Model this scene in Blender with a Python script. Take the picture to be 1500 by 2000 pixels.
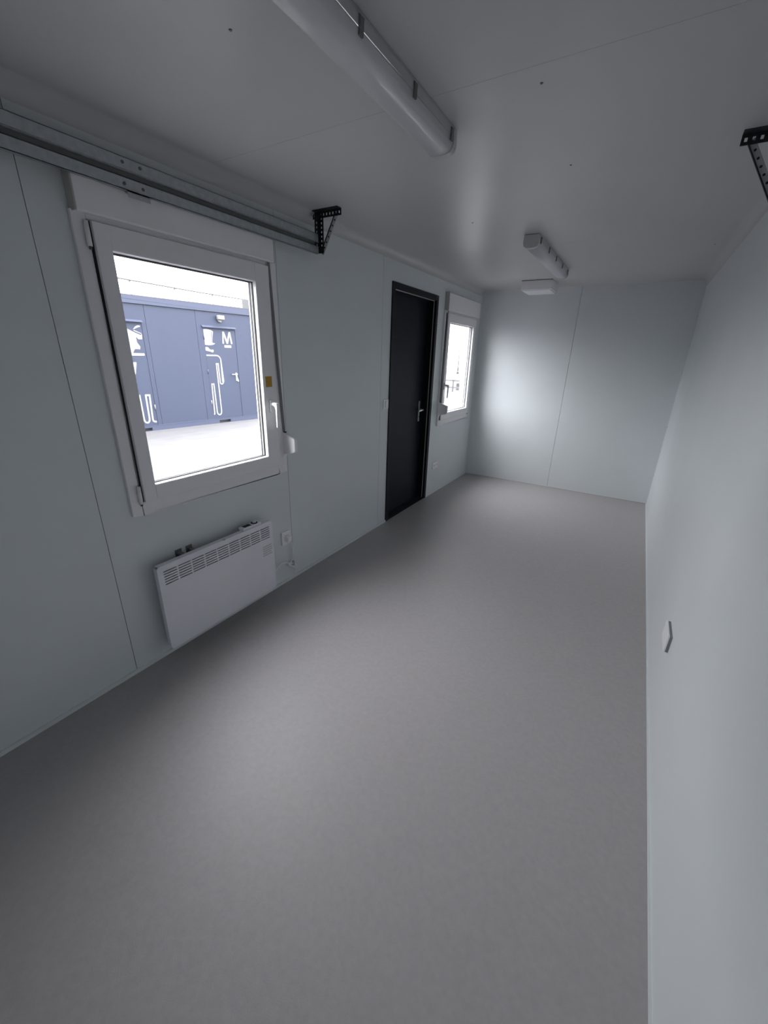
import bpy, math, random
from mathutils import Vector, Matrix

random.seed(7)
for o in list(bpy.data.objects):
    bpy.data.objects.remove(o, do_unlink=True)
scene = bpy.context.scene
COL = scene.collection

# ------------------------------------------------------------------ measures
W, L, H = 2.215, 5.385, 2.287          # inner width, far wall, ceiling height
Y0 = -0.45                             # wall behind the viewer
GZ = -0.15                             # ground outside
T = 0.10                               # wall thickness

# ------------------------------------------------------------------ camera
YAW, PITCH, ROLL = -0.5323, -0.3681, 0.0304
f0 = Vector((math.sin(YAW), math.cos(YAW), 0)); r0 = Vector((math.cos(YAW), -math.sin(YAW), 0)); u0 = Vector((0, 0, 1))
fw = f0 * math.cos(PITCH) + u0 * math.sin(PITCH)
up = -f0 * math.sin(PITCH) + u0 * math.cos(PITCH)
rt = r0 * math.cos(ROLL) + up * math.sin(ROLL)
up = -r0 * math.sin(ROLL) + up * math.cos(ROLL)
cam = bpy.data.cameras.new('camera')
cam.sensor_fit = 'HORIZONTAL'; cam.sensor_width = 36.0; cam.lens = 36.0 * 792.06 / 1500.0
cam.clip_start = 0.02; cam.clip_end = 500
co = bpy.data.objects.new('camera', cam); COL.objects.link(co)
m = Matrix((rt, up, -fw)).transposed().to_4x4(); m.translation = Vector((1.8611, -0.0006, 1.5216))
co.matrix_world = m
scene.camera = co

# ------------------------------------------------------------------ world: even overcast sky
world = bpy.data.worlds.new('overcast_sky'); scene.world = world
world.use_nodes = True
wn = world.node_tree; bg = wn.nodes['Background']
bg.inputs['Strength'].default_value = 1.0
# standard overcast sky: luminance grows as (1 + 2 sin(elevation)) / 3 from horizon to zenith
tcw = wn.nodes.new('ShaderNodeTexCoord'); sp = wn.nodes.new('ShaderNodeSeparateXYZ'); wn.links.new(tcw.outputs['Generated'], sp.inputs[0])
mxz = wn.nodes.new('ShaderNodeMath'); mxz.operation = 'MAXIMUM'; mxz.inputs[1].default_value = 0.0; wn.links.new(sp.outputs['Z'], mxz.inputs[0])
mad = wn.nodes.new('ShaderNodeMath'); mad.operation = 'MULTIPLY_ADD'; mad.inputs[1].default_value = 1.2; mad.inputs[2].default_value = 0.6; wn.links.new(mxz.outputs[0], mad.inputs[0])
vm = wn.nodes.new('ShaderNodeVectorMath'); vm.operation = 'SCALE'; vm.inputs[0].default_value = (0.945, 0.95, 1.0)
wn.links.new(mad.outputs[0], vm.inputs['Scale']); wn.links.new(vm.outputs[0], bg.inputs['Color'])
scene.view_settings.view_transform = 'Standard'; scene.view_settings.look = 'None'
scene.view_settings.gamma = 1.0; scene.view_settings.use_curve_mapping = False
scene.view_settings.exposure = 3.85
scene.cycles.max_bounces = 12; scene.cycles.diffuse_bounces = 7; scene.cycles.glossy_bounces = 4
scene.cycles.transparent_max_bounces = 12

def portal(name, y0, y1, z0, z1):      # sampling portal: gives off no light of its own
    a = bpy.data.lights.new(name, 'AREA'); a.shape = 'RECTANGLE'; a.size = z1 - z0; a.size_y = y1 - y0
    a.cycles.is_portal = True
    o = bpy.data.objects.new(name, a); COL.objects.link(o)
    o.location = (-0.13, (y0 + y1) / 2, (z0 + z1) / 2); o.rotation_euler = (0, -math.pi / 2, 0)
portal('window_daylight_portal', 0.95, 1.80, 0.88, 1.93)
portal('window_daylight_portal', 4.29, 5.13, 0.88, 1.93)

# ------------------------------------------------------------------ materials
def mat(name, col, rough=0.5, metal=0.0, spec=0.5, noise=0.0, scale=20.0, bump=0.0, bscale=200.0, stretch=None, coat=0.0):
    M = bpy.data.materials.new(name); M.use_nodes = True
    nt = M.node_tree; b = nt.nodes['Principled BSDF']
    b.inputs['Base Color'].default_value = (*col, 1); b.inputs['Roughness'].default_value = rough
    b.inputs['Metallic'].default_value = metal; b.inputs['Specular IOR Level'].default_value = spec
    b.inputs['Coat Weight'].default_value = coat
    tc = nt.nodes.new('ShaderNodeTexCoord'); mp = nt.nodes.new('ShaderNodeMapping')
    nt.links.new(tc.outputs['Object'], mp.inputs['Vector'])
    if stretch: mp.inputs['Scale'].default_value = stretch
    nz = nt.nodes.new('ShaderNodeTexNoise'); nz.inputs['Scale'].default_value = scale; nz.inputs['Detail'].default_value = 5
    nt.links.new(mp.outputs['Vector'], nz.inputs['Vector'])
    rp = nt.nodes.new('ShaderNodeValToRGB'); rp.color_ramp.elements[0].position = 0.3; rp.color_ramp.elements[1].position = 0.7
    lo = tuple(max(0, c * (1 - noise)) for c in col); hi = tuple(min(1, c * (1 + noise)) for c in col)
    rp.color_ramp.elements[0].color = (*lo, 1); rp.color_ramp.elements[1].color = (*hi, 1)
    nt.links.new(nz.outputs['Fac'], rp.inputs['Fac']); nt.links.new(rp.outputs['Color'], b.inputs['Base Color'])
    if bump:
        n2 = nt.nodes.new('ShaderNodeTexNoise'); n2.inputs['Scale'].default_value = bscale; n2.inputs['Detail'].default_value = 2
        nt.links.new(mp.outputs['Vector'], n2.inputs['Vector'])
        bp = nt.nodes.new('ShaderNodeBump'); bp.inputs['Strength'].default_value = bump; bp.inputs['Distance'].default_value = 0.002
        nt.links.new(n2.outputs['Fac'], bp.inputs['Height']); nt.links.new(bp.outputs['Normal'], b.inputs['Normal'])
    return M

def glass_mat():
    M = bpy.data.materials.new('clear_glass'); M.use_nodes = True; nt = M.node_tree
    for n in list(nt.nodes): nt.nodes.remove(n)
    out = nt.nodes.new('ShaderNodeOutputMaterial'); mx = nt.nodes.new('ShaderNodeMixShader')
    tr = nt.nodes.new('ShaderNodeBsdfTransparent'); tr.inputs['Color'].default_value = (0.98, 0.985, 0.98, 1)
    gl = nt.nodes.new('ShaderNodeBsdfGlossy'); gl.inputs['Roughness'].default_value = 0.0
    lw = nt.nodes.new('ShaderNodeLayerWeight'); lw.inputs['Blend'].default_value = 0.5     # Schlick reflectance, same from both sides
    pw = nt.nodes.new('ShaderNodeMath'); pw.operation = 'POWER'; pw.inputs[1].default_value = 5.0
    fr = nt.nodes.new('ShaderNodeMath'); fr.operation = 'MULTIPLY_ADD'; fr.inputs[1].default_value = 0.96; fr.inputs[2].default_value = 0.04
    nt.links.new(lw.outputs['Facing'], pw.inputs[0]); nt.links.new(pw.outputs[0], fr.inputs[0])
    nt.links.new(fr.outputs[0], mx.inputs['Fac']); nt.links.new(tr.outputs[0], mx.inputs[1]); nt.links.new(gl.outputs[0], mx.inputs[2])
    nt.links.new(mx.outputs[0], out.inputs['Surface'])
    return M

MAT = dict(
    wall=mat('wall_coated_steel', (0.705, 0.742, 0.755), 0.38, noise=0.015, scale=3, bump=0.05, bscale=90),
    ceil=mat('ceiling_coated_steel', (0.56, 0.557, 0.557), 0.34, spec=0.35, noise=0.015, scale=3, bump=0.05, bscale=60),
    skin=mat('outer_skin_steel', (0.10, 0.12, 0.15), 0.5, noise=0.03),
    floor=mat('grey_vinyl_floor', (0.40, 0.379, 0.378), 0.50, noise=0.045, scale=55, bump=0.10, bscale=260),
    pvc=mat('white_pvc', (0.86, 0.84, 0.86), 0.32, noise=0.01),
    pvc_cap=mat('beige_shade_toned_cap', (0.46, 0.45, 0.42), 0.45, noise=0.02),  # beige, darkened to carry the shade on the shutter box end faces
    plastic=mat('white_plastic', (0.88, 0.88, 0.90), 0.28, noise=0.01),
    heater=mat('white_enamel', (0.80, 0.81, 0.85), 0.35, noise=0.01),
    black=mat('black_rubber', (0.012, 0.012, 0.013), 0.6, noise=0.05),
    spacer=mat('aluminium_spacer', (0.75, 0.76, 0.77), 0.4, noise=0.02),
    steel=mat('galvanised_steel', (0.46, 0.50, 0.52), 0.42, metal=0.75, noise=0.10, scale=45),
    zinc=mat('dull_zinc_strip', (0.52, 0.54, 0.55), 0.5, metal=0.1, noise=0.08, scale=60),
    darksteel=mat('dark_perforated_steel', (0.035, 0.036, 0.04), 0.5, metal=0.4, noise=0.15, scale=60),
    chrome=mat('satin_steel', (0.62, 0.62, 0.62), 0.28, metal=0.9, noise=0.03),
    door=mat('anthracite_lacquer', (0.008, 0.0105, 0.019), 0.5, spec=0.22, noise=0.05, scale=8, bump=0.08, bscale=300),
    doorframe=mat('anthracite_frame', (0.008, 0.009, 0.012), 0.5, spec=0.25, noise=0.05),
    seal=mat('grey_seal', (0.5, 0.47, 0.46), 0.5, noise=0.03),
    strap=mat('grey_strap_webbing', (0.20, 0.20, 0.21), 0.85, noise=0.12, scale=300),
    amber=mat('amber_sticker', (0.50, 0.27, 0.015), 0.5, noise=0.12, scale=90),
    print_=mat('grey_print', (0.55, 0.54, 0.57), 0.6, noise=0.03),
    housing=mat('grey_polycarbonate', (0.50, 0.50, 0.50), 0.4, noise=0.02),
    diffuser=mat('opal_diffuser', (0.66, 0.65, 0.68), 0.3, noise=0.01),
    clip=mat('dark_clip', (0.16, 0.165, 0.16), 0.45, noise=0.05),
    screw=mat('dull_screw', (0.16, 0.15, 0.14), 0.5, metal=0.5, noise=0.05),
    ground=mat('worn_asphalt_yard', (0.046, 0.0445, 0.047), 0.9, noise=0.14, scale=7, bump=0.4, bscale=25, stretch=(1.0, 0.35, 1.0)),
    navy=mat('blue_grey_container_paint', (0.020, 0.0255, 0.046), 0.5, spec=0.3, noise=0.03, scale=2, stretch=(1, 4, 0.4)),
    navybeam=mat('blue_grey_beam_paint', (0.030, 0.036, 0.060), 0.45, spec=0.3, noise=0.02),
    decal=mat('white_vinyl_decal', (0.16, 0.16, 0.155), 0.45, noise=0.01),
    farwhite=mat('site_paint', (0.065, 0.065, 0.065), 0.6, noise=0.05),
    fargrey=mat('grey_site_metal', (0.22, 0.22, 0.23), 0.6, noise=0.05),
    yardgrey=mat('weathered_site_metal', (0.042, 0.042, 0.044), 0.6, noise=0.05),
)
MAT['wood'] = mat('weathered_wood', (0.035, 0.032, 0.030), 0.8, noise=0.2, scale=12)
MAT['glass'] = glass_mat()

# ------------------------------------------------------------------ mesh helpers
class MB:
    def __init__(s): s.v = []; s.f = []; s.sm = []
    def add(s, vs, fs, smooth=False):
        b = len(s.v); s.v += [tuple(p) for p in vs]
        s.f += [tuple(i + b for i in q) for q in fs]; s.sm += [smooth] * len(fs); return s
    def box(s, x0, x1, y0, y1, z0, z1):
        if x0 > x1: x0, x1 = x1, x0
        if y0 > y1: y0, y1 = y1, y0
        if z0 > z1: z0, z1 = z1, z0
        return s.add([(x0,y0,z0),(x1,y0,z0),(x1,y1,z0),(x0,y1,z0),(x0,y0,z1),(x1,y0,z1),(x1,y1,z1),(x0,y1,z1)],
                     [(0,3,2,1),(4,5,6,7),(0,1,5,4),(1,2,6,5),(2,3,7,6),(3,0,4,7)])
    def prism(s, pts, a, b, axis, smooth=False):
        """2-D outline extruded along axis: axis x -> pts (y,z), y -> (x,z), z -> (x,y)."""
        def P(p, t): return {'x': (t, p[0], p[1]), 'y': (p[0], t, p[1]), 'z': (p[0], p[1], t)}[axis]
        n = len(pts); vs = [P(p, a) for p in pts] + [P(p, b) for p in pts]
        s.add(vs, [tuple(range(n))[::-1], tuple(range(n, 2 * n))])
        return s.add(vs, [(i, (i + 1) % n, n + (i + 1) % n, n + i) for i in range(n)], smooth)
    def cyl(s, c, r, a, b, axis, n=20, r2=None):
        r2 = r if r2 is None else r2
        A = [(math.cos(2 * math.pi * i / n), math.sin(2 * math.pi * i / n)) for i in range(n)]
        def P(q, rr, t): 
            u, w = c[0] + q[0] * rr, c[1] + q[1] * rr
            return {'x': (t, u, w), 'y': (u, t, w), 'z': (u, w, t)}[axis]
        vs = [P(q, r, a) for q in A] + [P(q, r2, b) for q in A]
        s.add(vs, [tuple(range(n))[::-1], tuple(range(n, 2 * n))])
        return s.add(vs, [(i, (i + 1) % n, n + (i + 1) % n, n + i) for i in range(n)], True)
    def ring(s, x0, x1, oy0, oy1, oz0, oz1, iy0, iy1, iz0, iz1):
        """rectangular ring lying in the y-z plane, from x0 to x1."""
        s.box(x0, x1, oy0, iy0, oz0, oz1); s.box(x0, x1, iy1, oy1, oz0, oz1)
        s.box(x0, x1, iy0, iy1, oz0, iz0); return s.box(x0, x1, iy0, iy1, iz1, oz1)
    def holed(s, us, vs, holes, a, b, axis):
        """slab in plane (u,v) with rectangular holes (u0,u1,v0,v1); thickness a..b along axis."""
        U = sorted(set([us[0], us[1]] + [h for q in holes for h in q[:2] if us[0] < h < us[1]]))
        V = sorted(set([vs[0], vs[1]] + [h for q in holes for h in q[2:] if vs[0] < h < vs[1]]))
        def solid(i, j):
            if i < 0 or j < 0 or i >= len(U) - 1 or j >= len(V) - 1: return False
            cu, cv = (U[i] + U[i + 1]) / 2, (V[j] + V[j + 1]) / 2
            return not any(q[0] < cu < q[1] and q[2] < cv < q[3] for q in holes)
        def P(u, v, t): return {'x': (t, u, v), 'y': (u, t, v), 'z': (u, v, t)}[axis]
        for i in range(len(U) - 1):
            for j in range(len(V) - 1):
                if not solid(i, j): continue
                c = [(U[i], V[j]), (U[i + 1], V[j]), (U[i + 1], V[j + 1]), (U[i], V[j + 1])]
                vv = [P(*p, a) for p in c] + [P(*p, b) for p in c]; fs = [(3, 2, 1, 0), (4, 5, 6, 7)]
                if not solid(i, j - 1): fs.append((0, 1, 5, 4))
                if not solid(i + 1, j): fs.append((1, 2, 6, 5))
                if not solid(i, j + 1): fs.append((2, 3, 7, 6))
                if not solid(i - 1, j): fs.append((3, 0, 4, 7))
                s.add(vv, fs)
        return s
    def tube(s, pts, r, n=8):
        P = [Vector(p) for p in pts]; rings = []; ref = Vector((0.31, 0.17, 0.93)).normalized()
        for i, p in enumerate(P):
            t = (P[min(i + 1, len(P) - 1)] - P[max(i - 1, 0)]).normalized()
            a = t.cross(ref)
            if a.length < 1e-3: a = t.cross(Vector((1, 0, 0)))
            a.normalize(); b = t.cross(a)
            rings.append([p + (a * math.cos(2 * math.pi * k / n) + b * math.sin(2 * math.pi * k / n)) * r for k in range(n)])
        vs = [q for R in rings for q in R]; m_ = len(rings)
        s.add(vs, [(i * n + k, i * n + (k + 1) % n, (i + 1) * n + (k + 1) % n, (i + 1) * n + k) for i in range(m_ - 1) for k in range(n)], True)
        return s.add(vs, [tuple(range(n))[::-1], tuple((m_ - 1) * n + k for k in range(n))])
    def build(s, name, material, parent=None, bevel=0.0, seg=2, local=False):
        me = bpy.data.meshes.new(name)
        if parent is not None:
            org = Vector((0, 0, 0)) if local else ORG[parent.name]
        else:
            xs = [p[0] for p in s.v]; ys = [p[1] for p in s.v]; zs = [p[2] for p in s.v]
            org = Vector(((min(xs) + max(xs)) / 2, (min(ys) + max(ys)) / 2, min(zs)))
        me.from_pydata([tuple(Vector(p) - org) for p in s.v], [], s.f)
        me.materials.append(MAT[material])
        for pl, sm in zip(me.polygons, s.sm): pl.use_smooth = sm
        import bmesh
        bm = bmesh.new(); bm.from_mesh(me); bmesh.ops.remove_doubles(bm, verts=bm.verts, dist=1e-5)
        bmesh.ops.recalc_face_normals(bm, faces=bm.faces); bm.to_mesh(me); bm.free()
        o = bpy.data.objects.new(name, me); COL.objects.link(o)
        if parent is not None:
            o.parent = parent
        else: o.location = org
        ORG[o.name] = org.copy()
        if bevel:
            bv = o.modifiers.new('soft_edges', 'BEVEL'); bv.width = bevel; bv.segments = seg; bv.limit_method = 'ANGLE'; bv.angle_limit = math.radians(35)
        return o
ORG = {}
def tag(o, label=None, cat=None, group=None, kind=None):
    if label: o['label'] = label
    if cat: o['category'] = cat
    if group: o['group'] = group
    if kind: o['kind'] = kind
    return o
def empty(name, loc):
    o = bpy.data.objects.new(name, None); COL.objects.link(o); o.location = loc; o.empty_display_size = 0.05
    ORG[o.name] = Vector(loc); return o
def part(name, material, parent, fn, bevel=0.0, seg=2, local=False):
    b = MB(); fn(b); return b.build(name, material, parent, bevel, seg, local)
def sub(o, parent):                    # hang a built mesh under another mesh of the same thing
    return o

# ================================================================== SETTING
tag(MB().box(0, W, Y0, L, -0.08, 0).build('floor', 'floor'), 'grey mottled vinyl floor of the empty cabin', 'floor', kind='structure')

WIN1 = dict(f=(0.887, 1.875), s=(0.943, 1.80), o=(0.999, 1.705), hinge=-1, box=(0.893, 1.845))
WIN2 = dict(f=(4.245, 5.190), s=(4.282, 5.125), o=(4.339, 5.064), hinge=1, box=(4.252, 5.215))
FZ0, FZ1 = 0.80, 1.975                 # window frame bottom / top
hole1 = (0.90, 1.862, 0.815, 1.965); hole2 = (4.258, 5.177, 0.815, 1.965)
DOOR = (3.177, 4.079, 2.08)
holed_ = (DOOR[0] + 0.012, DOOR[1] - 0.012, -1.0, DOOR[2] - 0.012)

# left wall: outer skin, then the coated panels with open joints between them
wl = MB().holed((Y0 - T, L + T), (GZ, H + T), [hole1, hole2, holed_], -T, -0.055, 'x').build('wall_left', 'skin')
tag(wl, 'pale grey-green panelled wall with two windows and a dark door', 'wall', kind='structure')
G = 0.0014
seams = [Y0, 0.7643, 1.8996, 3.0405, L]
for i in range(4):
    a, b = seams[i] + (G if i else 0), seams[i + 1] - (G if i < 3 else 0)
    part('wall_panel', 'wall', wl, lambda q: q.holed((a, b), (0, H), [hole1, hole2, holed_], -0.052, 0, 'x'))
# far wall
wb = MB().box(-T, W + T, L + 0.055, L + T, GZ, H + T).build('wall_back', 'skin')
tag(wb, 'far end wall of two pale grey-green panels', 'wall', kind='structure')
part('wall_panel', 'wall', wb, lambda q: q.box(0, 1.111 - G, L, L + 0.052, 0, H))
part('wall_panel', 'wall', wb, lambda q: q.box(1.111 + G, W, L, L + 0.052, 0, H))
# right wall and the wall behind the viewer
wr = MB().box(W + 0.055, W + T, Y0 - T, L + T, GZ, H + T).build('wall_right', 'skin')
tag(wr, 'long plain pale wall opposite the windows', 'wall', kind='structure')
part('wall_panel', 'wall', wr, lambda q: q.box(W, W + 0.052, Y0, L, 0, H))
wf = MB().box(-T, W + T, Y0 - T, Y0, GZ, H + T).build('wall_front', 'wall')
tag(wf, 'pale end wall behind the viewer', 'wall', kind='structure')
# ceiling
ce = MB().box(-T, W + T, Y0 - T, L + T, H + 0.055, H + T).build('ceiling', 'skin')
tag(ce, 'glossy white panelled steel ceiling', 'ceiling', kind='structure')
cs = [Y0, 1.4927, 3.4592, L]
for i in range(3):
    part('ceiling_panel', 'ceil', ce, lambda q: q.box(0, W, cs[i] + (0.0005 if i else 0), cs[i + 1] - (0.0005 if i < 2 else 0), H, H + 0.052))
for (x, y) in [(0.777, 0.993), (1.427, 1.579), (0.791, 2.768), (1.424, 2.194), (2.10, 3.894)]:
    part('screw', 'screw', ce, lambda q: q.cyl((x, y), 0.0035, H - 0.002, H + 0.001, 'z', 12, 0.0055))
# floor-edge strips
def strip(name, boxes, m_, label):
    b = MB()
    for q in boxes: b.box(*q)
    return tag(b.build(name, m_), label, 'skirting', kind='structure')
strip('baseboard_left', [(0, 0.010, Y0, DOOR[0], 0, 0.020), (0, 0.010, DOOR[1], L, 0, 0.020)], 'wall', 'thin pale strip along the foot of the window wall')
strip('baseboard_right', [(W - 0.006, W, Y0, L, 0, 0.010)], 'wall', 'thin pale strip along the foot of the plain wall')
strip('baseboard_back', [(0, W, L - 0.006, L, 0, 0.008)], 'seal', 'thin grey joint along the foot of the far wall')
# far corner angles with rivets
def corner(name, x, sgn, label):
    b = MB(); b.box(x, x + sgn * 0.0015, L - 0.035, L, 0.02, H); b.box(x, x + sgn * 0.035, L - 0.0015, L, 0.02, H)
    o = tag(b.build(name, 'wall'), label, 'corner trim', kind='structure')
    for z in (0.35, 0.62, 0.89, 1.16, 1.43, 1.70, 1.97):
        part('rivet', 'screw', o, lambda q: q.cyl((L - 0.02, z), 0.0035, x + sgn * 0.001, x + sgn * 0.0035, 'x', 10))
# concave ceiling coves along both long walls
def cove(name, x, sgn, label):
    r = 0.06
    p = [(x, H)] + [(x + sgn * (r - r * math.cos(math.pi / 2 * k / 24)), H - r + r * math.sin(math.pi / 2 * k / 24)) for k in range(25)]
    b = MB(); b.prism(p, Y0, L, 'y')
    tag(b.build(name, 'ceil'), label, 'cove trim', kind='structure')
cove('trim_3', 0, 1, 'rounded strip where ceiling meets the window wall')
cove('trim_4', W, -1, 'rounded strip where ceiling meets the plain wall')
corner('trim_1', 0, 1, 'folded steel corner strip beside the far window')
corner('trim_2', W, -1, 'folded steel corner strip between far wall and plain wall')

# ================================================================== WINDOWS
def window(name, D, label):
    f, s_, o_, hs, bx_ = D['f'], D['s'], D['o'], D['hinge'], D['box']
    mid = (f[0] + f[1]) / 2
    root = tag(empty(name, (0, mid, FZ0)), label, 'window', kind='structure')
    sz = (0.862, 1.948); oz = (0.933, 1.865)
    fr = MB()
    fr.ring(-0.095, 0.0, f[0] + 0.014, f[1] - 0.014, FZ0 + 0.016, FZ1 - 0.011, s_[0] + 0.012, s_[1] - 0.012, sz[0] + 0.012, sz[1] - 0.012)
    fr.ring(0.0, 0.018, f[0], f[1], FZ0, FZ1, s_[0] - 0.007, s_[1] + 0.006, sz[0] - 0.005, sz[1] + 0.005)
    fr.build('frame', 'pvc', root, 0.003)
    sa = part('sash', 'pvc', root, lambda q: q.ring(0.004, 0.04, s_[0], s_[1], sz[0], sz[1], o_[0], o_[1], oz[0], oz[1]), 0.003)
    e = 0.002
    def rg(n, m_, xa, xb, inset):
        part(n, m_, sa, lambda q: q.ring(xa, xb, s_[0] + .03, s_[1] - .03, sz[0] + .03, sz[1] - .03, o_[0] + inset, o_[1] - inset, oz[0] + inset, oz[1] - inset))
    bead = MB()   # sloping glazing bead
    for (u0, u1) in ((o_[0], 1), (o_[1], -1)):
        bead.prism([(0.0385, u0 - 0.004 * u1), (0.0385, u0 + 0.001 * u1), (0.016, u0 + 0.005 * u1), (0.012, u0 - 0.004 * u1)], oz[0], oz[1], 'z')
    for (w0, w1) in ((oz[0], 1), (oz[1], -1)):
        bead.prism([(0.0385, w0 - 0.004 * w1), (0.0385, w0 + 0.001 * w1), (0.016, w0 + 0.005 * w1), (0.012, w0 - 0.004 * w1)], o_[0], o_[1], 'y')
    bead.build('glazing_bead', 'pvc', sa)
    rg('gasket', 'black', 0.0095, 0.0185, 0.0085)
    rg('spacer_bar', 'spacer', -0.001, 0.0095, 0.004)
    rg('gasket', 'black', -0.011, -0.001, 0.0075)
    rg('outer_rail', 'pvc', -0.024, -0.011, 0.002)
    part('glass_pane', 'glass', sa, lambda q: q.box(0.0130, 0.0140, o_[0] + .003, o_[1] - .003, oz[0] + .003, oz[1] - .003))
    # handle on the side away from the hinges
    hy = (o_[1] + 0.045) if hs < 0 else (o_[0] - 0.039)
    h = part('handle', 'plastic', root, lambda q: q.box(0.04, 0.052, hy - 0.014, hy + 0.014, 1.192, 1.262), 0.003)
    lv = MB(); lv.cyl((hy, 1.238), 0.010, 0.050, 0.078, 'x', 16)
    lv.prism([(0.068, 1.250), (0.094, 1.246), (0.096, 1.232), (0.092, 1.11), (0.088, 1.104), (0.083, 1.108), (0.082, 1.21), (0.076, 1.226), (0.068, 1.228)], hy - 0.0095, hy + 0.0095, 'y')
    lv.build('lever', 'plastic', h, 0.003)
    # black strips in place of the shadow in the gap beside the sash
    for (ya_, yb_) in ((s_[0] - 0.0055, s_[0] + 0.0005), (s_[1] - 0.0005, s_[1] + 0.0050)):
        part('gap_shade_strip', 'black', root, lambda q: q.box(0.006, 0.024, ya_, yb_, sz[0], sz[1]))
    # hinges
    yh = s_[0] - 0.0165 if hs < 0 else s_[1] + 0.0165
    for (za, zb) in ((1.865, 1.945), (0.858, 0.940)):
        hg = part('hinge', 'pvc', root, lambda q: q.cyl((0.030, yh), 0.0085, za, zb, 'z', 14))
        part('hinge_pin', 'screw', hg, lambda q: q.cyl((0.030, yh), 0.005, za - 0.010, za + 0.002, 'z', 10))
    # shutter box above the window
    sb = part('shutter_box', 'pvc', root, lambda q: q.prism([(0.0, 1.970), (0.043, 1.968), (0.047, 1.974), (0.047, 2.128), (0.041, 2.135), (0.0, 2.135)], bx_[0] + 0.006, bx_[1] - 0.006, 'y'), 0.002)
    for (a, b) in ((bx_[0], bx_[0] + 0.006), (bx_[1] - 0.006, bx_[1])):
        part('end_cap', 'pvc_cap', sb, lambda q: q.box(0.0, 0.0465, a, b, 1.969, 2.136), 0.002)
    part('joint_line', 'black', sb, lambda q: q.box(0.0, 0.003, bx_[0], bx_[1], 2.136, 2.1385))
    # lifting strap
    ya, yb = (1.811, 1.862) if hs < 0 else (4.283, 4.258)
    st = MB(); wv = 0.009
    st.add([(0.031, ya - wv, 1.970), (0.031, ya + wv, 1.970), (0.0225, yb + wv, 1.05), (0.0225, yb - wv, 1.05),
            (0.0325, ya - wv, 1.970), (0.0325, ya + wv, 1.970), (0.024, yb + wv, 1.05), (0.024, yb - wv, 1.05)],
           [(0, 1, 2, 3), (7, 6, 5, 4), (0, 4, 5, 1), (1, 5, 6, 2), (2, 6, 7, 3), (3, 7, 4, 0)])
    st.build('strap', 'strap', root)
    return root
w1 = window('window_1', WIN1, 'large white tilt window near the viewer, above the heater')
window('window_2', WIN2, 'white window at the far end, right of the dark door')
tag(MB().box(0.0402, 0.0408, 1.722, 1.770, 1.334, 1.392).build('sticker', 'amber'), 'small amber sticker on the white window sash above its handle', 'sticker')

def winder(y0, label):
    root = tag(empty('strap_winder', (0.018, y0 + 0.013, 0.92)), label, 'strap winder', 'strap winders beside the windows')
    part('body', 'plastic', root, lambda q: q.prism([(0.018, 0.916), (0.100, 0.936), (0.112, 0.940), (0.118, 0.950), (0.118, 1.018), (0.113, 1.028), (0.050, 1.050), (0.018, 1.062)], y0, y0 + 0.026, 'y'), 0.005, 3)
    part('base_plate', 'pvc', root, lambda q: q.box(0.018, 0.021, y0 - 0.004, y0 + 0.030, 0.905, 1.070))
    part('strap_slot', 'black', root, lambda q: q.box(0.022, 0.036, y0 + 0.004, y0 + 0.022, 1.050, 1.0615))
    return root
winder(1.848, 'white strap winder jutting out right of the near window handle')
winder(4.246, 'white strap winder jutting out between dark door and far window')

# ================================================================== DOOR
dr = tag(empty('door_1', (0, (DOOR[0] + DOOR[1]) / 2, 0)), 'dark anthracite door between the two windows', 'door', kind='structure')
d0, d1, dz = DOOR
jf = 0.046
for (n, bb) in (('door_jamb', (-0.10, 0.010, d0, d0 + jf, 0, dz)), ('door_jamb', (-0.10, 0.010, d1 - jf, d1, 0, dz)), ('door_head', (-0.10, 0.010, d0 + jf, d1 - jf, dz - jf, dz))):
    part(n, 'doorframe', dr, lambda q: q.box(*bb), 0.002)
lf = part('door_leaf', 'door', dr, lambda q: q.box(-0.125, -0.080, d0 + jf - 0.004, d1 - jf + 0.004, 0.012, dz - jf + 0.004), 0.002)
part('seal', 'seal', dr, lambda q: q.box(-0.021, -0.015, d1 - jf - 0.004, d1 - jf, 0.015, dz - jf))
part('seal', 'seal', dr, lambda q: q.box(-0.021, -0.013, d0 + jf, d1 - jf, dz - jf - 0.007, dz - jf))
part('seal', 'doorframe', dr, lambda q: q.box(-0.080, -0.070, d1 - jf - 0.012, d1 - jf, 0.015, dz - jf))
part('threshold', 'doorframe', dr, lambda q: q.prism([(-0.10, 0), (0.004, 0), (0.004, 0.006), (-0.06, 0.018), (-0.10, 0.018)], d0 + jf, d1 - jf, 'y'))
hp = part('handle_plate', 'chrome', lf, lambda q: q.box(-0.080, -0.074, 3.940, 3.972, 0.878, 1.088), 0.003)
lv = MB(); lv.tube([(-0.076, 3.956, 1.0), (-0.040, 3.956, 1.0), (-0.030, 3.950, 1.0), (-0.026, 3.938, 1.0), (-0.026, 3.845, 0.998), (-0.028, 3.835, 0.998)], 0.0095, 12)
lv.build('lever', 'chrome', lf)
part('keyhole', 'black', lf, lambda q: q.cyl((3.956, 0.925), 0.007, -0.0745, -0.0735, 'x', 12))

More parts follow.
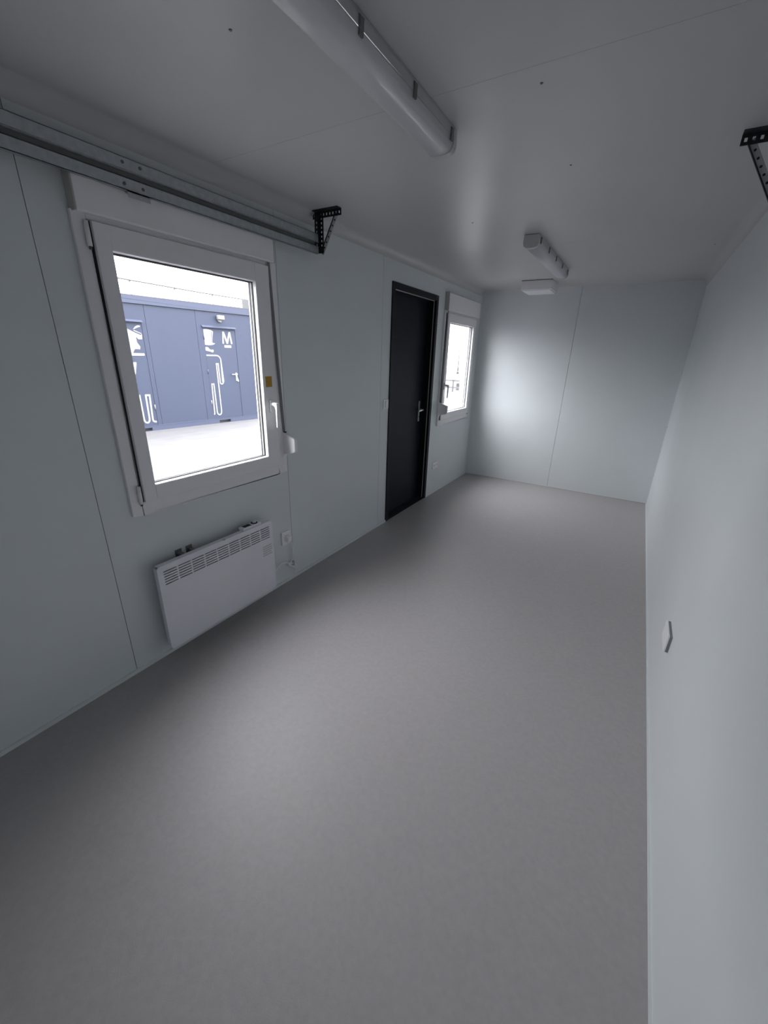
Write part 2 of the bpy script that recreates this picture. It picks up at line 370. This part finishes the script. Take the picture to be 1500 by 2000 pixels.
# ================================================================== SWITCH AND SOCKETS
def plate(name, label, cat, y0, y1, z0, z1, x0, sgn, kinds, group=None):
    root = tag(empty(name, (x0, (y0 + y1) / 2, z0)), label, cat, group)
    t = 0.011
    part('plate', 'plastic', root, lambda q: q.box(x0, x0 + sgn * t, y0, y1, z0, z1), 0.003, 3)
    n = len(kinds)
    for i, k in enumerate(kinds):
        cy = y0 + (y1 - y0) * (i + 0.5) / n; cz = (z0 + z1) / 2
        if k == 'rocker':
            part('rocker', 'plastic', root, lambda q: q.prism([(x0 + sgn * 0.010, cz - 0.023), (x0 + sgn * 0.013, cz - 0.023), (x0 + sgn * 0.016, cz + 0.023), (x0 + sgn * 0.010, cz + 0.023)], cy - 0.017, cy + 0.017, 'y'))
            part('rocker_gap', 'seal', root, lambda q: q.ring(x0 + sgn * 0.0105, x0 + sgn * 0.0114, cy - 0.0195, cy + 0.0195, cz - 0.0255, cz + 0.0255, cy - 0.0172, cy + 0.0172, cz - 0.0232, cz + 0.0232))
        else:
            w_ = part('socket_well', 'pvc', root, lambda q: q.cyl((cy, cz), 0.021, x0 + sgn * 0.0102, x0 + sgn * 0.0116, 'x', 24))
            for dy in (-0.0095, 0.0095):
                part('contact_hole', 'black', w_, lambda q: q.cyl((cy + dy, cz), 0.003, x0 + sgn * 0.011, x0 + sgn * 0.0122, 'x', 10))
            part('earth_pin', 'chrome', w_, lambda q: q.cyl((cy, cz + 0.010), 0.0025, x0 + sgn * 0.011, x0 + sgn * 0.02, 'x', 10))
    return root
plate('light_switch', 'white rocker light switch left of the dark door', 'light switch', 3.083, 3.163, 1.088, 1.166, 0, 1, ['rocker'])
plate('wall_socket', 'white single wall socket right of the heater, plug in it', 'wall socket', 1.796, 1.874, 0.290, 0.385, 0, 1, ['socket'])
plate('wall_socket', 'white double wall socket low under the far window', 'wall socket', 4.222, 4.365, 0.303, 0.380, 0, 1, ['socket', 'socket'])
wp = tag(empty('wall_plate', (W, 1.975, 0.33)), 'white cover plate on a dark backing low on the plain wall', 'wall plate')
part('plate', 'plastic', wp, lambda q: q.box(W - 0.018, W - 0.010, 1.903, 2.046, 0.330, 0.414), 0.002)
part('grey_backing', 'fargrey', wp, lambda q: q.box(W - 0.010, W, 1.9035, 2.043, 0.332, 0.412))  # darker grey block behind the plate
lt = tag(empty('door_label', (0, 4.118, 1.792)), 'tiny white label with dark marks beside the dark door frame', 'label')
part('label_card', 'plastic', lt, lambda q: q.box(0, 0.002, 4.092, 4.148, 1.790, 1.842))
part('label_print', 'print_', lt, lambda q: (q.box(0.002, 0.0025, 4.102, 4.112, 1.80, 1.832), q.box(0.002, 0.0025, 4.12, 4.14, 1.80, 1.806), q.box(0.002, 0.0025, 4.12, 4.14, 1.826, 1.832)))

# ================================================================== HEATER
hy0, hy1, hz0, hz1 = 0.905, 1.642, 0.080, 0.553
ht = tag(empty('wall_heater', (0.045, (hy0 + hy1) / 2, hz0)), 'white wall-mounted panel heater with slotted grille under the near window', 'heater')
slots = []
c0, c1 = 0.930, 1.620; pitch = (c1 - c0) / 9
for i in range(9):
    for j in range(6):
        z = 0.447 + j * 0.0138
        slots.append((c0 + i * pitch + 0.0035, c0 + (i + 1) * pitch - 0.0035, z, z + 0.0058))
fp = MB(); R = 0.02
fp.holed((hy0 + R, hy1 - R), (hz0, hz1), slots, 0.084, 0.090, 'x')
def half(sgn, ye):
    p = [(ye - sgn * R, hz0)]
    for k in range(0, 7):
        a = math.pi / 2 * k / 6; p.append((ye - sgn * R + sgn * R * math.sin(a), hz0 + R - R * math.cos(a)))
    for k in range(0, 7):
        a = math.pi / 2 * k / 6; p.append((ye - sgn * R + sgn * R * math.cos(a), hz1 - R + R * math.sin(a)))
    return p
fp.prism(half(-1, hy0), 0.084, 0.090, 'x'); fp.prism(half(1, hy1), 0.084, 0.090, 'x')
fpo = fp.build('front_panel', 'heater', ht)
cas = MB()
cas.box(0.054, 0.084, hy0 + 0.004, hy0 + 0.010, hz0 + 0.015, hz1 - 0.015); cas.box(0.054, 0.084, hy1 - 0.010, hy1 - 0.004, hz0 + 0.015, hz1 - 0.015)
cas.box(0.054, 0.084, hy0 + 0.012, hy1 - 0.012, hz1 - 0.008, hz1 - 0.003); cas.box(0.054, 0.084, hy0 + 0.012, hy1 - 0.012, hz0 + 0.003, hz0 + 0.008)
cas.box(0.052, 0.056, hy0 + 0.004, hy1 - 0.004, hz0 + 0.008, hz1 - 0.008)
cas.build('casing', 'heater', ht)
part('inner_baffle', 'fargrey', ht, lambda q: q.box(0.064, 0.070, hy0 + 0.012, hy1 - 0.012, 0.40, 0.542))
cb = part('control_box', 'heater', ht, lambda q: q.box(0.040, 0.082, 1.430, 1.565, hz1 - 0.004, hz1 + 0.014), 0.003)
part('display', 'black', cb, lambda q: q.box(0.048, 0.076, 1.446, 1.496, hz1 + 0.0135, hz1 + 0.0150))
part('knob_ring', 'black', cb, lambda q: q.cyl((0.062, 1.528), 0.019, hz1 + 0.0135, hz1 + 0.0170, 'z', 24))
part('knob', 'heater', cb, lambda q: q.cyl((0.062, 1.528), 0.012, hz1 + 0.016, hz1 + 0.026, 'z', 24, 0.011))
for yb in (1.075, 1.135):
    part('wall_bracket', 'clip', ht, lambda q: (q.box(0.0, 0.004, yb - 0.018, yb + 0.018, 0.30, 0.560), q.box(0.0, 0.054, yb - 0.010, yb + 0.010, 0.536, 0.547)), 0.001)
part('top_notch', 'seal', ht, lambda q: q.box(0.080, 0.0905, 1.283, 1.300, hz1 - 0.003, hz1 + 0.001))
pr = MB()
for k in range(5):
    z = 0.398 - k * 0.0145
    pr.box(0.0900, 0.0904, 1.552, 1.626 - (0.006 if k == 3 else 0), z - 0.0045, z + 0.0045)
pr.build('warning_print', 'print_', fpo)

pc = tag(empty('power_cord', (0.03, 1.85, 0.05)), 'white plug and coiled cord between heater and wall socket', 'power cord')
part('plug', 'plastic', pc, lambda q: q.prism([(0.012, 0.318), (0.034, 0.312), (0.046, 0.322), (0.046, 0.350), (0.034, 0.358), (0.012, 0.356)], 1.818, 1.852, 'y'), 0.005, 3)
pts = [(0.038, 1.846, 0.316), (0.036, 1.856, 0.290), (0.030, 1.868, 0.25), (0.022, 1.874, 0.20), (0.018, 1.872, 0.165), (0.020, 1.858, 0.145)]
for k in range(0, 67):
    a = 2 * math.pi * k / 22 + 2.2
    pts.append((0.020 + 0.006 * math.sin(k * 0.37) + 0.004 * (k // 22), 1.868 + 0.040 * math.cos(a) * (1 - 0.1 * (k // 22)), 0.118 - 0.022 * math.cos(a) + 0.013 * math.sin(a)))
pts += [(0.028, 1.80, 0.166), (0.036, 1.75, 0.186), (0.050, 1.70, 0.180), (0.066, 1.634, 0.172)]
part('cable', 'plastic', pc, lambda q: q.tube(pts, 0.0044, 8))
part('cable_tie', 'seal', pc, lambda q: q.box(0.012, 0.036, 1.868, 1.876, 0.118, 0.152), 0.002)

# ================================================================== CEILING LAMPS AND BOX
def lamp(y0, y1, label):
    xc = 1.060
    root = tag(empty('batten_light', (xc, (y0 + y1) / 2, H - 0.078)), label, 'ceiling light', 'batten lights on the ceiling')
    part('housing', 'housing', root, lambda q: q.prism([(xc - 0.047, H), (xc - 0.050, H - 0.012), (xc - 0.050, H - 0.034), (xc + 0.050, H - 0.034), (xc + 0.050, H - 0.012), (xc + 0.047, H)], y0 + 0.012, y1 - 0.012, 'y'), 0.002)
    prof = [(xc - 0.0495, H - 0.034)]
    for k in range(13):
        a = math.pi * k / 12
        prof.append((xc - 0.0495 * math.copysign(abs(math.cos(a)) ** 0.6, math.cos(a)), H - 0.040 - 0.037 * math.sin(a) ** 0.8))
    prof.append((xc + 0.0495, H - 0.034))
    part('diffuser', 'diffuser', root, lambda q: q.prism(prof, y0 + 0.010, y1 - 0.010, 'y', True))
    for (a, b) in ((y0, y0 + 0.030), (y1 - 0.030, y1)):
        cp = [(xc - 0.050, H - 0.002)] + [(xc + (px - xc) * 1.06, H + (pz - H) * 1.03) for px, pz in prof] + [(xc + 0.050, H - 0.002)]
        part('end_cap', 'housing', root, lambda q: q.prism(cp, a, b, 'y'), 0.003)
    n = 5
    for i in range(n):
        cy = y0 + 0.05 + (y1 - y0 - 0.10) * i / (n - 1)
        for sg in (-1, 1):
            xs_ = xc + sg * 0.0505
            part('clip', 'clip', root, lambda q: q.prism([(xs_, H - 0.012), (xs_ + sg * 0.006, H - 0.016), (xs_ + sg * 0.004, H - 0.050), (xs_ - sg * 0.003, H - 0.050), (xs_, H - 0.030)], cy - 0.008, cy + 0.008, 'y'))
    return root
lamp(0.475, 1.712, 'long white batten light on the ceiling, nearest the viewer')
lamp(3.150, 4.390, 'white batten light on the ceiling toward the far wall')

vb = tag(empty('ceiling_box', (0.745, 4.99, H - 0.098)), 'shallow white square box mounted on the ceiling by the far wall', 'ceiling box')
part('body', 'pvc', vb, lambda q: q.box(0.594, 0.898, 4.830, 5.150, H - 0.090, H), 0.006, 3)
part('cover', 'plastic', vb, lambda q: q.box(0.604, 0.888, 4.842, 5.138, H - 0.098, H - 0.088), 0.004)
part('joint_line', 'black', vb, lambda q: q.box(0.592, 0.900, 4.828, 4.832, H - 0.004, H))

# ================================================================== DOOR TRACKS WITH PERFORATED BRACKETS
def track(sgn, label):
    X = (lambda x: x) if sgn > 0 else (lambda x: W - x)
    root = tag(empty('door_track', (X(0.045), 0.9, 2.07)), label, 'door track', 'overhead door tracks along the walls')
    YE = 2.185
    def channel(z0, z1):
        b = MB(); t = 0.002
        def bx(x0, x1, za, zb): b.box(X(x0), X(x1), Y0 + 0.01, YE, za, zb)
        bx(0.068, 0.070, z0, z1); bx(0.052, 0.070, z1 - t, z1); bx(0.052, 0.070, z0, z0 + t)
        bx(0.052, 0.054, z0, z0 + 0.010); bx(0.052, 0.054, z1 - 0.010, z1)
        return b
    up_ = channel(2.133, 2.174).build('upper_rail', 'steel', root)
    lo_ = channel(2.072, 2.111).build('lower_rail', 'steel', root)
    part('shaded_web', 'clip', root, lambda q: q.box(X(0.053), X(0.057), Y0 + 0.01, YE, 2.104, 2.138))  # steel web coloured dark to give the shade inside the groove
    part('lip', 'steel', root, lambda q: q.box(X(0.062), X(0.0735), Y0 + 0.01, YE, 2.1300, 2.1325))
    for (y, z) in ((1.075, 2.156), (1.140, 2.156), (1.070, 2.090), (1.140, 2.090)):
        part('bolt', 'screw', root, lambda q: q.cyl((y, z), 0.0055, X(0.0695), X(0.0725), 'x', 12))
    part('mounting_clip', 'steel', root, lambda q: (q.box(X(0.048), X(0.068), 1.080, 1.165, 2.068, 2.071), q.box(X(0.066), X(0.068), 1.080, 1.165, 2.052, 2.071)))
    # bracket: perforated angle on the ceiling, perforated post, slanted strip
    b = MB(); yb = 2.200
    hs = [(0.022 + 0.0225 * i + 0.006, 0.022 + 0.0225 * i + 0.015, H - 0.024, H - 0.012) for i in range(9)]
    if sgn < 0: hs = [(W - q[1], W - q[0], q[2], q[3]) for q in hs]
    b.holed(tuple(sorted((X(0.020), X(0.226)))), (H - 0.034, H - 0.001), hs, yb, yb + 0.003, 'y')
    b.box(X(0.020), X(0.226), yb - 0.036, yb, H - 0.003, H)
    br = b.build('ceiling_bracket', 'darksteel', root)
    p = MB(); zt, zb_ = H - 0.004, 2.078
    hz = [(zb_ + 0.012 + 0.022 * i, zb_ + 0.022 + 0.022 * i) for i in range(9)]
    hl = [(X(0.082), X(0.090), a, c) for a, c in hz]
    hl = [(min(q[0], q[1]), max(q[0], q[1]), q[2], q[3]) for q in hl]
    p.holed(tuple(sorted((X(0.064), X(0.100)))), (zb_, zt), hl, yb - 0.004, yb - 0.001, 'y')
    p.holed((yb - 0.038, yb - 0.004), (zb_, zt), [(yb - 0.026, yb - 0.017, a, c) for a, c in hz], *sorted((X(0.064), X(0.067))), 'x')
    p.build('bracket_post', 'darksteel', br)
    d = MB(); a = Vector((X(0.196), 0, H - 0.020)); c = Vector((X(0.082), 0, 2.074)); t_ = (c - a).normalized(); n_ = Vector((t_.z, 0, -t_.x)) * 0.011
    q_ = [a - n_, a + n_, c + n_, c - n_]
    d.prism([(v.x, v.z) for v in q_], yb + 0.004, yb + 0.0065, 'y')
    ds = d.build('brace_strip', 'zinc', br)
    n2 = n_.normalized() * (-1 if n_.x > 0 else 1) * 0.0115
    e_ = MB(); e_.prism([(v.x, v.z) for v in (a + n2 * 0.8, a + n2 * 1.15, c + n2 * 1.15, c + n2 * 0.8)], yb - 0.001, yb + 0.007, 'y')
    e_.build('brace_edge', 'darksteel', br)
    dots = MB()
    for i in range(8):
        pnt = a + (c - a) * (0.03 + 0.94 * i / 7); dots.cyl((pnt.x, pnt.z), 0.0042, yb + 0.002, yb + 0.0055, 'y', 10)
    dots.build('brace_hole', 'black', br)
    return root
track(1, 'galvanised door track with dark perforated bracket above the near window')
track(-1, 'dark perforated ceiling bracket of the track along the plain wall')

# ================================================================== OUTSIDE
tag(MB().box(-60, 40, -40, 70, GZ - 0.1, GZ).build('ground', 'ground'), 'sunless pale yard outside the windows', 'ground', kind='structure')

# blue-grey sanitary cabin across the yard. Local frame: y along its face, x out of its face toward us
ct = bpy.data.objects.new('site_cabin', None); COL.objects.link(ct)
ct.location = (-7.04, 4.891, GZ); ct.rotation_euler = (0, 0, math.radians(83.5227 - 90)); ORG[ct.name] = Vector((0, 0, 0))
tag(ct, 'blue-grey sanitary cabin with white door graphics, seen through the near window', 'cabin')
S0, S1 = -3.05, 3.05
def cp(name, m_, fn, parent=None, bevel=0.0): return part(name, m_, parent or ct, fn, bevel, 2, True)
cp('cabin_core', 'fargrey', lambda q: q.box(-2.40, -0.06, S0 + .05, S1 - .05, 0.10, 2.58))
cp('roof_beam', 'navybeam', lambda q: (q.box(-0.10, 0.03, S0, S1, 2.49, 2.64), q.box(-2.45, -2.32, S0, S1, 2.49, 2.64), q.box(-2.45, 0.03, S0, S0 + .1, 2.49, 2.64), q.box(-2.45, 0.03, S1 - .1, S1, 2.49, 2.64), q.box(-2.4, 0, S0 + .05, S1 - .05, 2.58, 2.62)), None, 0.004)
cp('roof_edge', 'yardgrey', lambda q: q.box(-0.05, 0.034, S0, S1, 2.632, 2.646))
pk = [(-0.20, 0.135), (1.735, 2.045)]
cp('floor_beam', 'navybeam', lambda q: q.holed((S0, S1), (0.0, 0.10), [(a, b, 0.006, 0.068) for a, b in pk], -0.08, 0.030, 'x'))
cp('beam_ledge', 'navybeam', lambda q: q.box(-0.02, 0.034, S0, S1, 0.100, 0.112))
for a, b in pk:
    cp('fork_pocket', 'black', lambda q: q.box(-0.09, -0.05, a, b, 0.0, 0.075))
for ys in (S0, S1 - 0.12):
    cp('corner_post', 'navybeam', lambda q: q.box(-0.10, 0.028, ys, ys + 0.12, 0.1, 2.5))
ps = [S0 + 0.12, -1.65, -0.62, 0.375, 1.45, S1 - 0.12]
doors = [(-0.55, 0.285), (1.60, 2.42)]
dh = [(a, b, 0.0, 2.13) for a, b in doors]
for i in range(5):
    cp('cabin_panel', 'navy', lambda q: q.holed((ps[i] + .003, ps[i + 1] - .003), (0.10, 2.50), dh, -0.05, 0.0, 'x'))
def cabin_door(a, b):
    d = cp('cabin_door', 'navy', lambda q: q.box(-0.045, -0.008, a + .006, b - .002, 0.115, 2.127))
    cp('door_canopy', 'navybeam', lambda q: q.prism([(0.0, 2.20), (0.05, 2.165), (0.05, 2.155), (0.0, 2.16)], a - .03, b + .01, 'y'))
    return d
dA = cabin_door(*doors[0]); dB = cabin_door(*doors[1])
for z, hm in ((0.50, 'decal'), (1.20, 'navybeam'), (1.95, 'navybeam')):
    cp('door_hinge', hm, lambda q: q.cyl((0.004, 1.600), 0.010, z - 0.05, z + 0.05, 'z', 8))
cp('door_hinge', 'decal', lambda q: q.cyl((0.004, 0.275), 0.010, 0.44, 0.54, 'z', 8))
DX0, DX1 = -0.009, -0.004
def decal(name, poly, door): 
    return part(name, 'decal', door, lambda q: q.prism(poly, DX0, DX1, 'x'), 0, 2, True)
def stroke(name, pts_, w_, door):
    b = MB(); P = [Vector((p[0], p[1])) for p in pts_]
    Ls, Rs = [], []
    for i, p in enumerate(P):
        if i == 0: t = (P[1] - p)
        elif i == len(P) - 1: t = (p - P[i - 1])
        else: t = (P[i + 1] - p).normalized() + (p - P[i - 1]).normalized()
        t.normalize(); n_ = Vector((-t.y, t.x))
        if 0 < i < len(P) - 1:
            c_ = max(0.5, t.dot((P[i + 1] - p).normalized())); k_ = w_ / 2 / c_
        else: k_ = w_ / 2
        Ls.append(p + n_ * k_); Rs.append(p - n_ * k_)
    for i in range(len(P) - 1):
        q4 = [Ls[i], Rs[i], Rs[i + 1], Ls[i + 1]]
        b.prism([tuple(v) for v in q4], DX0, DX1, 'x')
    return b.build(name, 'decal', door, 0, 2, True)
def arc(cx, cz, r, a0, a1, n=7, rz=None):
    rz = rz or r
    return [(cx + r * math.cos(math.radians(a0 + (a1 - a0) * k / n)), cz + rz * math.sin(math.radians(a0 + (a1 - a0) * k / n))) for k in range(n + 1)]
# right door: half a top hat, half a moustache, folded line, the letter M
decal('hat_graphic', [(1.608, 2.115), (1.608, 1.785), (1.67, 1.777), (1.75, 1.780), (1.82, 1.795), (1.862, 1.815), (1.862, 1.825), (1.805, 1.832), (1.800, 1.86), (1.815, 1.95), (1.848, 2.075), (1.80, 2.105), (1.72, 2.122), (1.66, 2.122)], dB)
part('hat_band', 'navy', dB, lambda q: q.prism([(1.772, 1.84), (1.782, 1.84), (1.812, 2.07), (1.800, 2.07)], DX0, DX1 + 0.002, 'x'), 0, 2, True)
decal('moustache_graphic', [(1.608, 1.735), (1.64, 1.742), (1.68, 1.732), (1.71, 1.695), (1.75, 1.680), (1.79, 1.690), (1.812, 1.672), (1.80, 1.632), (1.77, 1.622), (1.73, 1.640), (1.68, 1.648), (1.608, 1.660)], dB)
ln = [(1.608, 1.560), (1.84, 1.560)] + arc(1.86, 1.450, 0.105, 90, 0, 7, 0.11) + [(1.968, 0.96)] + arc(1.928, 0.960, 0.040, 0, -180, 8, 0.045) + [(1.885, 1.375), (1.838, 1.375), (1.838, 0.27)] + arc(1.778, 0.27, 0.058, 0, -180, 8, 0.075) + [(1.715, 0.92), (1.662, 0.92), (1.650, 0.27)] + arc(1.625, 0.24, 0.025, 0, -90, 4)
stroke('pipe_graphic', ln, 0.030, dB)
mz0, mz1 = 1.825, 2.09
decal('letter_m', [(2.055, mz0), (2.098, mz0), (2.105, 2.00), (2.165, mz0), (2.205, mz0), (2.262, 2.00), (2.280, mz0), (2.325, mz0), (2.290, mz1), (2.245, mz1), (2.187, 1.91), (2.125, mz1), (2.080, mz1)], dB)
decal('small_text_bar', [(2.10, 1.738), (2.285, 1.738), (2.285, 1.795), (2.10, 1.795)], dB)
hd = part('door_handle', 'chrome', dB, lambda q: (q.box(-0.008, 0.006, 2.325, 2.362, 0.975, 1.165), q.box(0.006, 0.040, 2.330, 2.350, 1.125, 1.145), q.box(0.030, 0.046, 2.205, 2.355, 1.122, 1.142)), 0.003, 2, True)
part('lock_pull', 'chrome', dB, lambda q: q.prism([(2.345, 1.09), (2.395, 0.965), (2.362, 0.955), (2.325, 1.07)], 0.0, 0.02, 'x'), 0.003, 2, True)
fl = cp('flood_light', 'decal', lambda q: (q.box(0.03, 0.12, 1.950, 2.105, 2.335, 2.425), q.prism([(1.975, 2.34), (2.085, 2.34), (2.050, 2.275), (1.995, 2.285)], 0.0, 0.05, 'x')), None, 0.012)
# left door: hat with a plume, bar, folded line
decal('hat_graphic', [(-0.28, 1.95), (-0.10, 2.06), (-0.01, 2.03), (0.10, 1.975), (0.235, 1.918), (0.262, 1.94), (0.252, 1.84), (0.175, 1.838), (0.140, 1.885), (0.140, 1.78), (0.190, 1.70), (0.178, 1.645), (0.12, 1.652), (0.075, 1.648), (0.035, 1.582), (-0.02, 1.582), (-0.20, 1.60), (-0.28, 1.70)], dA)
decal('hat_brim', [(0.120, 2.008), (0.255, 1.955), (0.250, 1.938), (0.110, 1.992)], dA)
decal('plume_graphic', [(0.105, 2.015), (0.15, 2.07), (0.20, 2.098), (0.25, 2.098), (0.25, 2.07), (0.20, 2.058), (0.15, 2.032)], dA)
decal('bar_graphic', [(-0.30, 1.575), (0.24, 1.575), (0.252, 1.55), (0.24, 1.525), (-0.30, 1.525)], dA)
decal('letter_stroke', [(-0.12, 1.40), (0.062, 1.40), (0.055, 1.36), (0.01, 1.17), (-0.03, 1.17), (0.00, 1.36), (-0.12, 1.36)], dA)
lnl = [(-0.16, 0.74), (0.005, 0.74), (0.012, 0.26)] + arc(0.068, 0.25, 0.055, 180, 360, 8, 0.075) + [(0.128, 0.742), (0.205, 0.742), (0.190, 0.26)] + arc(0.225, 0.235, 0.036, 180, 270, 5, 0.05) + [(0.262, 0.180)]
stroke('pipe_graphic', lnl, 0.036, dA)

# wire between posts behind the cabin
XF = -12.0
wf_ = tag(empty('wire_fence', (XF, 10.36, GZ)), 'thin wire fence on slim posts showing above the blue-grey cabin roof', 'fence')
part('wire', 'yardgrey', wf_, lambda q: q.tube([(XF, 4.3, 3.45), (XF, 7.26, 3.448), (XF, 10.36, 3.40), (XF, 13.46, 3.398), (XF, 16.5, 3.40)], 0.022, 6))
for yp in (6.5, 7.96, 9.42, 10.88, 12.34, 13.80):
    part('fence_post', 'farwhite', wf_, lambda q: q.cyl((XF - 0.02, yp), 0.03, GZ, 3.45, 'z', 10))
tag(MB().cyl((-9.9, 10.50), 0.05, GZ, 3.05, 'z', 14).box(-9.99, -9.81, 10.42, 10.58, 2.66, 3.12).build('signal_post', 'yardgrey'), 'short grey post top above the right end of cabin roof', 'post')

# far yard seen through the second window
def pallets(x, y, rz, names, label, group):
    n = len(names)
    b = MB()
    for yy in (-0.35, 0.0, 0.35): b.box(-0.6, 0.6, yy - 0.05, yy + 0.05, 0, 0.10)
    for j in range(7): b.box(-0.6 + j * 0.185, -0.6 + j * 0.185 + 0.09, -0.4, 0.4, 0.10, 0.122)
    p0 = b.build('pallet', 'wood')
    for k in range(n):
        o = p0 if k == 0 else p0.copy()
        if k: COL.objects.link(o)
        o.location = (x, y, GZ + k * 0.122); o.rotation_euler = (0, 0, rz); tag(o, names[k] + ' ' + label, 'pallet', group)
pallets(-6.3, 22.6, 0.3, ('bottom', 'middle', 'top'), 'weathered pallet of the low stack in the far yard, right of barrier', 'pallets of the low stack')
pallets(-7.6, 27.5, 0.1, ('bottom', 'second-lowest', 'middle', 'second-highest', 'top'), 'weathered pallet of the taller stack far off behind the barrier', 'pallets of the taller stack')
bx, by = -7.0, 20.8
root = tag(empty('yard_barrier', (bx, by, GZ)), 'low barrier of posts and rails across the far yard', 'barrier')
for i in range(4):
    part('post', 'yardgrey', root, lambda q: q.box(bx - 0.03 + i * 0.55, bx + 0.03 + i * 0.55, by - 0.03, by + 0.03, GZ, GZ + 0.62))
for z in (0.22, 0.56):
    part('rail', 'farwhite', root, lambda q: q.box(bx - 0.1, bx + 1.75, by - 0.02, by + 0.02, GZ + z - 0.04, GZ + z + 0.04))
tag(MB().cyl((-15.9, 45.5), 0.06, GZ, 2.6, 'z', 12).cyl((-15.9, 45.5), 0.12, GZ, GZ + 0.3, 'z', 12).build('lamp_post', 'yardgrey'), 'slim pole standing far off in the yard beyond the far window', 'pole')
